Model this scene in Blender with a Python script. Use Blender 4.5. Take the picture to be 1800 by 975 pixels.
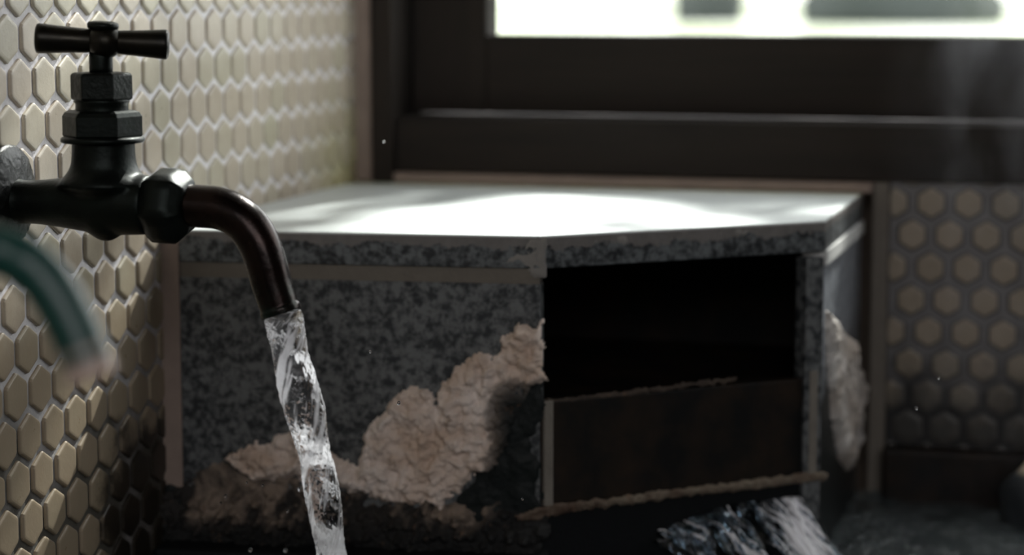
import bpy, math, random
import numpy as np
from mathutils import Vector, noise, Matrix

random.seed(7); rng = np.random.RandomState(7)
for o in list(bpy.data.objects): bpy.data.objects.remove(o)
SC = bpy.context.scene; COL = SC.collection

# ------------------------------------------------------------------ camera, world, sun, exposure
FPX = 4000.0
PITCH = math.atan(507.5 / FPX); YAW = math.atan(1100 * math.cos(PITCH) / FPX)
FW = Vector((-math.sin(YAW) * math.cos(PITCH), math.cos(YAW) * math.cos(PITCH), -math.sin(PITCH)))
RT = Vector((math.cos(YAW), math.sin(YAW), 0)); UP = RT.cross(FW)
cd = bpy.data.cameras.new('camera'); cam = bpy.data.objects.new('camera', cd); COL.objects.link(cam)
cam.matrix_world = Matrix(((RT.x, UP.x, -FW.x, 0), (RT.y, UP.y, -FW.y, 0), (RT.z, UP.z, -FW.z, 0), (0, 0, 0, 1)))
cd.sensor_width = 36; cd.lens = FPX / 1800 * 36; cd.clip_start = .02; cd.clip_end = 300
cd.dof.use_dof = True; cd.dof.focus_distance = 1.13; cd.dof.aperture_fstop = 5.0
SC.camera = cam
vs = SC.view_settings; vs.view_transform = 'Standard'; vs.look = 'None'; vs.gamma = 1; vs.use_curve_mapping = False
vs.exposure = 0.0

SKY = 4.0          # overcast-bright sky outside the window and rear opening
SUN = 17.0
SUN_DIR = Vector((0.22, 1.0, 0.95)).normalized()       # towards the sun
wd = bpy.data.worlds.new('world'); SC.world = wd; wd.use_nodes = True
bg = wd.node_tree.nodes['Background']; bg.inputs[0].default_value = (1.0, .985, 1.0, 1); bg.inputs[1].default_value = SKY
sd = bpy.data.lights.new('sun', 'SUN'); sd.energy = SUN; sd.angle = math.radians(.6); sd.color = (1, .97, .93)
so = bpy.data.objects.new('sun', sd); COL.objects.link(so); so.rotation_euler = SUN_DIR.to_track_quat('Z', 'Y').to_euler(); so.location = (2, 6, 6)
WX0, WX1, WZ0, WZ1, WY = -.438, .95, -.032, .80, 1.55        # glazed opening of the garden window
def portal(name, loc, sx, sy, rot):
    l = bpy.data.lights.new(name, 'AREA'); l.shape = 'RECTANGLE'; l.size = sx; l.size_y = sy; l.cycles.is_portal = True
    o = bpy.data.objects.new(name, l); COL.objects.link(o); o.location = loc; o.rotation_euler = rot
portal('window_daylight', ((WX0 + WX1) / 2, 1.585, (WZ0 + WZ1) / 2), WX1 - WX0, WZ1 - WZ0, (math.radians(-90), 0, 0))
RW = (-.2, 1.9, .40, 1.35)                                 # unseen rear opening added for fill light: x0,x1,z0,z1
RY = -1.5
portal('rear_fill_daylight', ((RW[0] + RW[1]) / 2, RY - .12, (RW[2] + RW[3]) / 2), RW[1] - RW[0], RW[3] - RW[2], (math.radians(90), 0, 0))  # daylight through the rear opening that was added as fill

# ------------------------------------------------------------------ measuring helper: where a sight line meets a real plane
def ray(x, y): return FW + RT * ((x - 900) / FPX) - UP * ((y - 487.5) / FPX)
def hit(x, y, p, n):
    d = ray(x, y); return d * (Vector(p).dot(n) / d.dot(n))
AXX, AXY, AXZ = Vector((1, 0, 0)), Vector((0, 1, 0)), Vector((0, 0, 1))

# ------------------------------------------------------------------ mesh helpers
ORG = {}
def tag(o, label=None, cat=None, group=None, kind=None):
    if label: o['label'] = label
    if cat: o['category'] = cat
    if group: o['group'] = group
    if kind: o['kind'] = kind
    return o
def mk(name, verts, faces, mats, parent=None, smooth=True, mi=None, org=None, bevel=0, segs=2):
    me = bpy.data.meshes.new(name)
    base = ORG[parent.name] if parent else Vector(org or (0, 0, 0))
    V = [tuple(Vector(v) - base) for v in verts]
    me.from_pydata(V, [], [tuple(f) for f in faces]); 
    if not isinstance(mats, (list, tuple)): mats = [mats]
    for m in mats: me.materials.append(m)
    if mi is not None: me.polygons.foreach_set('material_index', mi)
    me.polygons.foreach_set('use_smooth', [smooth] * len(me.polygons)); me.update()
    o = bpy.data.objects.new(name, me); COL.objects.link(o)
    if parent: o.parent = parent
    else: o.location = base
    ORG[o.name] = base
    if bevel:
        b = o.modifiers.new('edge', 'BEVEL'); b.width = bevel; b.segments = segs; b.limit_method = 'ANGLE'
        b.angle_limit = math.radians(35)
    return o
def empty(name, loc):
    o = bpy.data.objects.new(name, None); COL.objects.link(o); o.location = loc; o.empty_display_size = .02
    ORG[o.name] = Vector(loc); return o
def boxvf(x0, x1, y0, y1, z0, z1):
    v = [(x, y, z) for z in (z0, z1) for y in (y0, y1) for x in (x0, x1)]
    f = [(0, 2, 3, 1), (4, 5, 7, 6), (0, 1, 5, 4), (2, 6, 7, 3), (0, 4, 6, 2), (1, 3, 7, 5)]
    return v, f
def box(name, b, m, parent=None, bevel=0, **k):
    v, f = boxvf(*b); return mk(name, v, f, m, parent, smooth=False, bevel=bevel, **k)
def boxes(name, bs, m, parent=None, bevel=0, **k):
    V, F = [], []
    for b in bs:
        v, f = boxvf(*b); n = len(V); V += v; F += [tuple(i + n for i in q) for q in f]
    return mk(name, V, F, m, parent, smooth=False, bevel=bevel, **k)
def prism(name, poly, z0, z1, m, parent=None, bevel=0, **k):
    n = len(poly); V = [(p[0], p[1], z0) for p in poly] + [(p[0], p[1], z1) for p in poly]
    F = [tuple(range(n))[::-1], tuple(range(n, 2 * n))] + [(i, (i + 1) % n, n + (i + 1) % n, n + i) for i in range(n)]
    return mk(name, V, F, m, parent, smooth=False, bevel=bevel, **k)
def sweep(path, radii, segs=32, cap=True, disp=None, hollow=0):
    """tube round a path; disp(u, ang) -> extra radius factor"""
    P = [Vector(p) for p in path]; n = len(P); V, F = [], []
    t0 = (P[1] - P[0]).normalized(); a = t0.orthogonal().normalized()
    for i in range(n):
        t = (P[min(i + 1, n - 1)] - P[max(i - 1, 0)]).normalized()
        a = (a - t * a.dot(t)).normalized(); b = t.cross(a)
        for k in range(segs):
            an = 2 * math.pi * k / segs; r = radii[i] * (1 + (disp(i / (n - 1), an) if disp else 0))
            V.append(P[i] + (a * math.cos(an) + b * math.sin(an)) * r)
    for i in range(n - 1):
        for k in range(segs):
            k2 = (k + 1) % segs; F.append((i * segs + k, i * segs + k2, (i + 1) * segs + k2, (i + 1) * segs + k))
    if cap:
        V.append(P[0]); V.append(P[-1]); c0, c1 = len(V) - 2, len(V) - 1
        for k in range(segs):
            k2 = (k + 1) % segs; F.append((c0, k2, k)); F.append((c1, (n - 1) * segs + k, (n - 1) * segs + k2))
    return V, F
def catmull(pts, n):
    P = np.array(pts, float); P = np.vstack([2 * P[0] - P[1], P, 2 * P[-1] - P[-2]]); out = []
    m = len(P) - 3
    for j in range(n):
        u = j / (n - 1) * m; i = min(int(u), m - 1); t = u - i
        a, b, c, d = P[i:i + 4]
        out.append(.5 * ((2 * b) + (c - a) * t + (2 * a - 5 * b + 4 * c - d) * t * t + (3 * b - a - 3 * c + d) * t ** 3))
    return np.array(out)
def lathe(origin, axis, prof, segs=48, ref=None, ngon=None):
    """prof: (distance along axis, radius)"""
    ax = Vector(axis).normalized(); a = (Vector(ref) - ax * Vector(ref).dot(ax)).normalized() if ref else ax.orthogonal().normalized()
    b = ax.cross(a); V, F = [], []
    for (h, r) in prof:
        for k in range(segs):
            an = 2 * math.pi * k / segs; rr = r
            if ngon:                                   # regular polygon of circumradius r, corners eased
                q = (an % (2 * math.pi / ngon)) - math.pi / ngon
                rr = min(r * math.cos(math.pi / ngon) / math.cos(q), ngon_cap[0] if ngon_cap[0] else 9)
            V.append(Vector(origin) + ax * h + (a * math.cos(an) + b * math.sin(an)) * rr)
    n = len(prof)
    for i in range(n - 1):
        for k in range(segs):
            k2 = (k + 1) % segs; F.append((i * segs + k, i * segs + k2, (i + 1) * segs + k2, (i + 1) * segs + k))
    F.append(tuple(range(segs))[::-1]); F.append(tuple(range((n - 1) * segs, n * segs)))
    return V, F
ngon_cap = [0]
def join(*vf):
    V, F = [], []
    for v, f in vf:
        n = len(V); V += list(v); F += [tuple(i + n for i in q) for q in f]
    return V, F
def fbm(p, o=4): return noise.fractal(Vector(p), 1.0, 2.0, o)

# ------------------------------------------------------------------ material helpers
def newmat(name, **k):
    m = bpy.data.materials.new(name); m.use_nodes = True
    b = m.node_tree.nodes['Principled BSDF']
    for a, v in k.items():
        b.inputs[a.replace('_', ' ').title() if a.replace('_', ' ').title() in b.inputs else a].default_value = v
    return m, m.node_tree, b
def N(nt, t, **k):
    n = nt.nodes.new(t)
    for a, v in k.items():
        if a.startswith('i_'):
            key = a[2:]; key = int(key) if key.isdigit() else key.replace('_', ' ')
            n.inputs[key].default_value = v
        else: setattr(n, a, v)
    return n
def L(nt, a, b): nt.links.new(a, b)
def ramp(nt, src, stops, interp='LINEAR'):
    r = N(nt, 'ShaderNodeValToRGB'); r.color_ramp.interpolation = interp; e = r.color_ramp.elements
    while len(e) < len(stops): e.new(.5)
    for q, (p, c) in zip(e, stops): q.position = p; q.color = (*c, 1) if len(c) == 3 else c
    L(nt, src, r.inputs[0]); return r.outputs[0]
def g(v): return (v, v, v)
def pos(nt): return N(nt, 'ShaderNodeNewGeometry').outputs['Position']
def nz(nt, scale, detail=4, rough=.6, vec=None, dist=0):
    n = N(nt, 'ShaderNodeTexNoise', i_Scale=scale, i_Detail=detail, i_Roughness=rough, i_Distortion=dist)
    L(nt, vec if vec is not None else pos(nt), n.inputs['Vector']); return n.outputs['Fac']
def mix(nt, f, a, b, mode='MIX'):
    n = N(nt, 'ShaderNodeMix', data_type='RGBA', blend_type=mode)
    for s, v in ((n.inputs[0], f), (n.inputs[6], a), (n.inputs[7], b)):
        if hasattr(v, 'links'): L(nt, v, s)
        else: s.default_value = v if not isinstance(v, tuple) or len(v) == 4 else (*v, 1)
    return n.outputs[2]
def mth(nt, op, a, b=0.0, c=0.0, clamp=False):
    n = N(nt, 'ShaderNodeMath', operation=op, use_clamp=clamp)
    for s, v in zip(n.inputs, (a, b, c)):
        if hasattr(v, 'links'): L(nt, v, s)
        else: s.default_value = v
    return n.outputs[0]
def axis(nt, i):
    s = N(nt, 'ShaderNodeSeparateXYZ'); L(nt, pos(nt), s.inputs[0]); return s.outputs[i]
def mrange(nt, v, a, b, c=0., d=1.):
    n = N(nt, 'ShaderNodeMapRange', interpolation_type='SMOOTHSTEP'); L(nt, v, n.inputs[0])
    for i, q in enumerate((a, b, c, d)): n.inputs[i + 1].default_value = q
    return n.outputs[0]
def bump(nt, b, h, strength=.3, dist=.001):
    n = N(nt, 'ShaderNodeBump', i_Strength=strength, i_Distance=dist); L(nt, h, n.inputs['Height']); L(nt, n.outputs[0], b.inputs['Normal'])

# --- glazed mosaic tile and its grout (two finishes: beige on the side wall, umber on the back wall)
def tile_mat(name, c1, c2, c3, rough=.28):
    m, nt, b = newmat(name, roughness=rough)
    isl = N(nt, 'ShaderNodeNewGeometry').outputs['Random Per Island']
    col = ramp(nt, isl, [(0, c1), (.5, c2), (1, c3)])
    col = mix(nt, mth(nt, 'MULTIPLY', ramp(nt, nz(nt, 130, 5, .7), [(.35, g(0)), (.75, g(1))]), .28), col, (c1[0] * .55, c1[1] * .5, c1[2] * .42))
    sp = ramp(nt, nz(nt, 1500, 2, .5), [(.62, g(0)), (.72, g(1))])
    col = mix(nt, mth(nt, 'MULTIPLY', sp, .25), col, (.12, .09, .05))
    L(nt, col, b.inputs['Base Color'])
    L(nt, mth(nt, 'ADD', mth(nt, 'MULTIPLY', nz(nt, 90, 4), .3), rough - .1), b.inputs['Roughness'])
    bump(nt, b, nz(nt, 260, 4), .15, .0008)
    return m, nt, b, col
M_tile, nt, b, col = tile_mat('glazed_beige_tile', (.47, .41, .33), (.50, .44, .36), (.45, .42, .32))
alg = mth(nt, 'MULTIPLY', mrange(nt, axis(nt, 1), 1.38, 1.50), mrange(nt, axis(nt, 2), -.05, -.13))
alg = mth(nt, 'MULTIPLY', alg, ramp(nt, nz(nt, 18, 4), [(.35, g(.2)), (.65, g(1))]))
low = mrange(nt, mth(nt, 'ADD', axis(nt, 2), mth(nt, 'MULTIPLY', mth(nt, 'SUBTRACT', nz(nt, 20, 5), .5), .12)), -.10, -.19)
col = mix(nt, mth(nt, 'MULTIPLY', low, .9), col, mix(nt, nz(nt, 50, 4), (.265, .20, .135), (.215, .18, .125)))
block_shade = mth(nt, 'ADD', mth(nt, 'MULTIPLY', mrange(nt, axis(nt, 1), 1.02, 1.15), mrange(nt, axis(nt, 2), -.20, -.275)), mth(nt, 'MULTIPLY', mth(nt, 'SUBTRACT', nz(nt, 30, 6, .7), .5), 1.1))  # shade of the ledge block painted into the low corner tiles
block_shade = mrange(nt, block_shade, .30, .62)
col = mix(nt, block_shade, col, (.022, .018, .013))
L(nt, mix(nt, alg, col, (.36, .34, .08)), b.inputs['Base Color'])
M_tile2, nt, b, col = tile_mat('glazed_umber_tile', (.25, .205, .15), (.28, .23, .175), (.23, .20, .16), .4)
fade = mrange(nt, mth(nt, 'ADD', axis(nt, 2), mth(nt, 'MULTIPLY', nz(nt, 24, 5), .12)), -.16, -.235)  # light falloff towards the water painted into the tile colour
L(nt, mix(nt, fade, col, (.03, .028, .024)), b.inputs['Base Color'])
M_grout, nt, b = newmat('side_wall_grout', roughness=.75)
gc = mix(nt, nz(nt, 60, 5), (.80, .78, .80), (.66, .64, .66))
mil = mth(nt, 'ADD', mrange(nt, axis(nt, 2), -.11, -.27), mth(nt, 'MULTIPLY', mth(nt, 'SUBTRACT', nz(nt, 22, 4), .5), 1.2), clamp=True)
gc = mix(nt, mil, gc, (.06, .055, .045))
gc = mix(nt, mth(nt, 'MULTIPLY', mth(nt, 'MULTIPLY', mrange(nt, axis(nt, 1), 1.36, 1.50), mrange(nt, axis(nt, 2), -.05, -.13)), .8), gc, (.42, .40, .12))
L(nt, gc, b.inputs['Base Color']); bump(nt, b, nz(nt, 500, 4), .4, .001)
M_rim, nt, b = newmat('shaded_tile_edge', roughness=.5); b.inputs['Base Color'].default_value = (.045, .04, .035, 1)  # dark ring stands in for shading round the pillowed tiles
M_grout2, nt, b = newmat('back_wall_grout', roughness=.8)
fade = mrange(nt, mth(nt, 'ADD', axis(nt, 2), mth(nt, 'MULTIPLY', nz(nt, 24, 5), .12)), -.15, -.225)  # the same falloff towards the water painted into the grout
L(nt, mix(nt, fade, mix(nt, nz(nt, 60, 5), (.19, .18, .18), (.11, .105, .105)), (.014, .014, .014)), b.inputs['Base Color'])

# --- granite
def granite(name, light, dark, film=None, rough=.5, wet=None):
    m, nt, b = newmat(name, roughness=rough)
    a = nz(nt, 210, 5, .65); c = nz(nt, 60, 4, .6)
    f = mth(nt, 'ADD', mth(nt, 'MULTIPLY', a, .75), mth(nt, 'MULTIPLY', c, .25))
    col = ramp(nt, f, [(.42, dark), (.49, tuple((x + y) / 2.2 for x, y in zip(light, dark))), (.57, light)])
    if film:                                            # limescale run down from the upper arris, broken edge
        e = mth(nt, 'ADD', axis(nt, 2), mth(nt, 'MULTIPLY', mth(nt, 'SUBTRACT', nz(nt, 45, 6, .7), .5), .022))
        k = mrange(nt, e, film[0], film[0] + .0012)
        lime = mix(nt, nz(nt, 150, 5), (.20, .18, .17), (.10, .095, .09))
        col = mix(nt, mth(nt, 'MULTIPLY', k, film[1]), col, lime)
    L(nt, col, b.inputs['Base Color']); bump(nt, b, nz(nt, 320, 5), .35, .0008)
    return m, nt, b, col
M_granite, *_ = granite('grey_granite', (.125, .13, .132), (.012, .015, .018))
M_slab, *_ = granite('slab_edge_granite', (.12, .13, .135), (.008, .010, .012), film=(-.1405, .9))
M_end, nt, b, col = granite('lit_end_granite', (.27, .29, .32), (.12, .13, .15), rough=.4)  # granite copy for the end face, window light put into its paler blue
fade = mrange(nt, mth(nt, 'ADD', axis(nt, 2), mth(nt, 'MULTIPLY', mth(nt, 'SUBTRACT', nz(nt, 30, 6, .7), .5), .07)), -.205, -.245)  # painted fade: end face goes darker towards the water
L(nt, mix(nt, fade, col, (.012, .014, .014)), b.inputs['Base Color'])
M_black, nt, b = newmat('dark_shell_black', roughness=.5); b.inputs['Specular IOR Level'].default_value = .2
L(nt, mix(nt, ramp(nt, nz(nt, 35, 5), [(.4, g(0)), (.7, g(1))]), (.006, .006, .006), (.022, .014, .009)), b.inputs['Base Color']); bump(nt, b, nz(nt, 120, 5), .3, .001)
M_top, nt, b = newmat('limed_lit_ledge_top', roughness=.38)  # paler than the granite: lime film, with window light put into the tone
c = mix(nt, nz(nt, 25, 5), (.64, .68, .675), (.55, .59, .59))
c = mix(nt, ramp(nt, nz(nt, 180, 3), [(.66, g(0)), (.74, g(1))]), c, (.15, .17, .16))
ed = mth(nt, 'ADD', axis(nt, 1), mth(nt, 'MULTIPLY', nz(nt, 30, 4), .03))
c = mix(nt, mth(nt, 'MULTIPLY', mrange(nt, ed, 1.47, 1.52), .7), c, (.42, .42, .18))
L(nt, c, b.inputs['Base Color']); bump(nt, b, nz(nt, 90, 4), .1, .001)
# --- mortar
def mortar(name, a, c_, rough=.85):
    m, nt, b = newmat(name, roughness=rough)
    L(nt, mix(nt, nz(nt, 70, 5), a, c_), b.inputs['Base Color']); bump(nt, b, nz(nt, 400, 4), .5, .001); return m
M_mortar = mortar('pinkish_mortar', (.33, .25, .21), (.20, .155, .13))
M_mortar2 = mortar('grey_brown_mortar', (.17, .15, .125), (.11, .095, .08))
M_mortar3 = mortar('pale_mortar', (.62, .62, .60), (.45, .45, .44))
M_mortar4 = mortar('grey_mortar', (.24, .22, .19), (.10, .085, .07))
M_rust = mortar('rust_stained_mortar', (.22, .13, .08), (.12, .10, .08))
# --- mineral crust
def crust_mat(name, pale, tan, dark, rough=.8, lo=.35, hi=.6):
    m, nt, b = newmat(name, roughness=rough)
    col = mix(nt, ramp(nt, nz(nt, 28, 5, .6, dist=.4), [(lo, g(0)), (hi, g(1))]), pale, tan)
    at = N(nt, 'ShaderNodeAttribute', attribute_name='stain'); sf = mth(nt, 'ADD', at.outputs['Fac'], mth(nt, 'MULTIPLY', mth(nt, 'SUBTRACT', nz(nt, 55, 6, .7), .5), 1.1), clamp=True)
    sf = mrange(nt, sf, .42, .62)
    col = mix(nt, mth(nt, 'MULTIPLY', sf, at.outputs['Fac']), col, dark)
    col = mix(nt, ramp(nt, nz(nt, 95, 4, .7), [(.62, g(0)), (.72, g(.7))]), col, (.16, .09, .05))
    L(nt, col, b.inputs['Base Color']); bump(nt, b, nz(nt, 450, 6, .7), .7, .0014); return m
M_crust = crust_mat('mineral_crust', (.80, .70, .64), (.58, .44, .35), (.012, .014, .013))
M_crust_w = crust_mat('white_crust', (.60, .57, .54), (.42, .36, .31), (.05, .045, .04))
M_bed = crust_mat('popcorn_crust', (.24, .185, .145), (.02, .017, .015), (.006, .006, .006), lo=.4, hi=.52)
M_algae_dark, nt, b = newmat('black_algae_dark_film', roughness=.5); b.inputs['Specular IOR Level'].default_value = .15
L(nt, mix(nt, nz(nt, 80, 5), (.004, .006, .006), (.016, .019, .019)), b.inputs['Base Color']); bump(nt, b, nz(nt, 250, 6), .6, .001)
M_rustc = crust_mat('rusty_lime', (.19, .155, .115), (.07, .04, .025), (.05, .04, .03))
M_rust2 = crust_mat('dark_rust', (.07, .05, .035), (.03, .018, .012), (.05, .04, .03))
M_drip = mortar('dried_limescale', (.26, .245, .225), (.17, .16, .15))
# --- wood
def wood(name, a, c_, rough=.8, scale=(4, 60, 60)):
    m, nt, b = newmat(name, roughness=rough); b.inputs['Specular IOR Level'].default_value = .2
    mp = N(nt, 'ShaderNodeMapping'); mp.inputs['Scale'].default_value = scale; L(nt, pos(nt), mp.inputs[0])
    f = nz(nt, 1.0, 6, .65, vec=mp.outputs[0], dist=.6); L(nt, mix(nt, ramp(nt, f, [(.3, g(0)), (.7, g(1))]), a, c_), b.inputs['Base Color'])
    bump(nt, b, f, .3, .001); return m
M_wood = wood('weathered_dark_wood', (.026, .020, .016), (.014, .0115, .010))
M_woodv = wood('weathered_dark_wood_upright', (.026, .020, .016), (.014, .0115, .010), scale=(60, 60, 4))
M_woodl = wood('worn_sill_wood', (.20, .17, .13), (.12, .10, .08), .5)
# --- metals
def metal(name, c1, c2, c3=None, rough=.42, met=.75, zr=None, bs=.35):
    m, nt, b = newmat(name, roughness=rough, metallic=met)
    col = mix(nt, ramp(nt, nz(nt, 70, 5), [(.35, g(0)), (.65, g(1))]), c1, c2)
    if c3 and zr: col = mix(nt, mth(nt, 'MULTIPLY', mrange(nt, axis(nt, 2), zr[0], zr[1]), ramp(nt, nz(nt, 60, 5), [(.4, g(0)), (.6, g(1))])), col, c3)
    L(nt, col, b.inputs['Base Color'])
    L(nt, mth(nt, 'ADD', mth(nt, 'MULTIPLY', nz(nt, 150, 5), .3), rough - .15), b.inputs['Roughness'])
    bump(nt, b, nz(nt, 350, 5), bs, .0006); return m
M_bronze = metal('blackened_bronze', (.006, .010, .008), (.003, .005, .004), rough=.42)
M_handle = metal('brown_bronze', (.016, .0135, .009), (.008, .0075, .006), rough=.36, bs=.12)
M_nut = metal('corroded_bronze', (.010, .013, .011), (.004, .006, .005), rough=.45, bs=.9)
M_spout = metal('brown_copper', (.018, .009, .007), (.008, .005, .0045), (.012, .035, .03), rough=.25, zr=(-.13, -.16), bs=.2)
M_flange = metal('black_corroded_flange', (.012, .014, .013), (.004, .005, .005), rough=.3, met=.4, bs=1.0)
# --- water, glass, hose
M_water, nt, b = newmat('clear_water', roughness=.0); b.inputs['Transmission Weight'].default_value = 1; b.inputs['IOR'].default_value = 1.333
b.inputs['Base Color'].default_value = (.96, .97, 1, 1)
def glint_water(name, amt, base=(.96, .97, 1), back=.6):  # white mixed into clear water as painted window glints
    m, nt, b = newmat(name, roughness=.02); b.inputs['Transmission Weight'].default_value = 1; b.inputs['IOR'].default_value = 1.333; b.inputs['Base Color'].default_value = (*base, 1)
    at = N(nt, 'ShaderNodeAttribute', attribute_name='glint'); df = N(nt, 'ShaderNodeBsdfDiffuse'); tl = N(nt, 'ShaderNodeBsdfTranslucent'); ad = N(nt, 'ShaderNodeMixShader', i_0=back); mx = N(nt, 'ShaderNodeMixShader')
    for q in (df, tl): q.inputs['Color'].default_value = (.93, .93, .97, 1)
    L(nt, df.outputs[0], ad.inputs[1]); L(nt, tl.outputs[0], ad.inputs[2])
    L(nt, mth(nt, 'MULTIPLY', at.outputs['Fac'], amt), mx.inputs[0]); L(nt, b.outputs[0], mx.inputs[1]); L(nt, ad.outputs[0], mx.inputs[2]); L(nt, mx.outputs[0], nt.nodes['Material Output'].inputs[0])
    return m
M_stream = glint_water('glint_tap_water', .85)
M_cascade = glint_water('rushing_water', 1.0, (.6, .68, .75), .12)  # white streaks stand in for window highlights on the cascade
M_pool, nt, b = newmat('bath_water', roughness=.03); b.inputs['Transmission Weight'].default_value = .9; b.inputs['IOR'].default_value = 1.333
b.inputs['Base Color'].default_value = (.55, .65, .68, 1); bump(nt, b, nz(nt, 32, 4, .6), 1.0, .02)
M_glass = bpy.data.materials.new('window_glass'); M_glass.use_nodes = True; nt = M_glass.node_tree; nt.nodes.remove(nt.nodes['Principled BSDF'])
gl = N(nt, 'ShaderNodeBsdfGlossy', i_Roughness=.02); tr = N(nt, 'ShaderNodeBsdfTransparent'); tr.inputs[0].default_value = (.97, .99, .98, 1)
mx = N(nt, 'ShaderNodeMixShader', i_0=.05)
L(nt, tr.outputs[0], mx.inputs[1]); L(nt, gl.outputs[0], mx.inputs[2]); L(nt, mx.outputs[0], nt.nodes['Material Output'].inputs[0])
M_hose, nt, b = newmat('teal_rubber', roughness=.36); b.inputs['Specular IOR Level'].default_value = .6
hc = mix(nt, nz(nt, 40, 4), (.002, .065, .052), (.001, .040, .034))
at = N(nt, 'ShaderNodeAttribute', attribute_name='worn')
hc = mix(nt, at.outputs['Fac'], hc, mix(nt, nz(nt, 60, 4), (.75, .62, .56), (.42, .28, .22)))
L(nt, hc, b.inputs['Base Color'])
M_hosein, *_ = newmat('hose_bore', roughness=.7); M_hosein.node_tree.nodes['Principled BSDF'].inputs['Base Color'].default_value = (.12, .06, .04, 1)
# --- room and garden
M_plaster = wood('smoke_dark_boards', (.15, .12, .095), (.10, .08, .065)); M_ceil = wood('ceiling_boards', (.10, .07, .05), (.06, .04, .03))
M_basin = mortar('dark_basin_stone', (.007, .008, .009), (.004, .005, .006), .6); M_basin.node_tree.nodes['Principled BSDF'].inputs['Specular IOR Level'].default_value = .15
M_gravel, nt, b = newmat('pale_gravel', roughness=.9)
L(nt, mix(nt, ramp(nt, nz(nt, .55, 4), [(.42, g(0)), (.58, g(1))]), (.36, .375, .34), (.13, .17, .05)), b.inputs['Base Color'])
M_grass = mortar('green_grass', (.16, .26, .04), (.28, .34, .07)); M_leaf = mortar('dark_leaves', (.04, .07, .03), (.02, .04, .02)); M_bark = mortar('bark', (.10, .07, .05), (.05, .04, .03))
M_rock = mortar('garden_rock', (.045, .055, .052), (.025, .032, .03))

# ------------------------------------------------------------------ the room
XW, YB = -.523, 1.5016
ZP = -.334                       # water level
XR, ZC, ZF = 2.2, 1.65, -.75
def hextiles(name, o0, eu, ev, nrm, u0, u1, v0, v1, pu, pv, cu, cv, mt, mg, gap=.0041, h=.0018, rim=0, skip=None, struct=True):
    """one wall surface: grout bed plus pillowed hexagonal tiles; u,v in-plane coordinates"""
    eu, ev, nrm, o0 = map(np.array, (eu, ev, nrm, o0)); V, F, MI = [], [], []
    def pt(u, v, d): return o0 + eu * u + ev * v + nrm * d
    nu = 40; V += [pt(u0, v0, 0), pt(u1, v0, 0), pt(u1, v1, 0), pt(u0, v1, 0)]; 
    F.append((0, 1, 2, 3)); MI.append(0)
    V += [pt(u0, v0, -.04), pt(u1, v0, -.04), pt(u1, v1, -.04), pt(u0, v1, -.04)]
    F += [(4, 7, 6, 5), (0, 4, 5, 1), (1, 5, 6, 2), (2, 6, 7, 3), (3, 7, 4, 0)]; MI += [0] * 5
    R = pu / 2 / math.cos(math.pi / 6); st = pv / (R * 1.5)
    j0, j1 = int((v0 - cv) / pv) - 2, int((v1 - cv) / pv) + 2
    i0, i1 = int((u0 - cu) / pu) - 2, int((u1 - cu) / pu) + 2
    lev = [(1.0, -.0003), (.985, .55), (.94, .84), (.88, .96), (.78, 1.0)] if not rim else [(1.0, -.0003), (.97, .55), (.84, .8), (.74, .95), (.6, 1.0)]
    for j in range(j0, j1):
        for i in range(i0, i1):
            u = cu + (i + (.5 if j % 2 else 0)) * pu + random.uniform(-1, 1) * .0003; v = cv + j * pv + random.uniform(-1, 1) * .0003
            if skip and skip(u, v): continue
            ro = (R - gap / 2 / math.cos(math.pi / 6)); tl = random.uniform(-.012, .012), random.uniform(-.012, .012)
            pts = []
            for (s, hh) in lev:
                for k in range(6):
                    a = math.pi / 6 + k * math.pi / 3
                    cu_, cv_ = math.cos(a) * ro * s, math.sin(a) * ro * s * st
                    # two points per corner ease the arrises
                    for q in (-.07, .07):
                        aa = a + q; rr = ro * s * (.985)
                        x, y = math.cos(aa) * rr, math.sin(aa) * rr * st
                        pts.append((u + x, v + y, hh * h + x * tl[0] + y * tl[1]))
            cl = [(min(max(x, u0), u1), min(max(y, v0), v1)) for x, y, _ in pts]
            if len({(round(x, 5)) for x, y in cl}) < 3 or len({(round(y, 5)) for x, y in cl}) < 3: continue
            n = len(V)
            for (x, y), (_, _, d) in zip(cl, pts): V.append(pt(x, y, d))
            V.append(pt(min(max(u, u0), u1), min(max(v, v0), v1), h)); c = len(V) - 1
            m = 12
            for l in range(len(lev) - 1):
                for k in range(m):
                    k2 = (k + 1) % m; F.append((n + l * m + k, n + l * m + k2, n + (l + 1) * m + k2, n + (l + 1) * m + k)); MI.append(2 if l < rim else 1)
            l = len(lev) - 1
            for k in range(m): F.append((n + l * m + k, n + l * m + (k + 1) % m, c)); MI.append(1)
    o = mk(name, V, F, [mg, mt, M_rim], mi=MI, smooth=False)
    o['kind'] = 'structure'; return o
# side wall: u = +Y, v = Z, facing +X
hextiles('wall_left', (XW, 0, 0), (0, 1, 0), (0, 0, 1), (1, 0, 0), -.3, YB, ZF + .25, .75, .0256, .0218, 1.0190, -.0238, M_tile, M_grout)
for nm, b_ in (('wall_left_plaster', (XW - .04, XW, RY, YB + .2, .75, ZC)), ('wall_left_rear', (XW - .04, XW, RY, -.3, ZF, .75)), ('wall_left_base', (XW - .04, XW, -.3, YB, ZF, ZF + .25))):
    tag(box(nm, b_, M_plaster), kind='structure')
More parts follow.
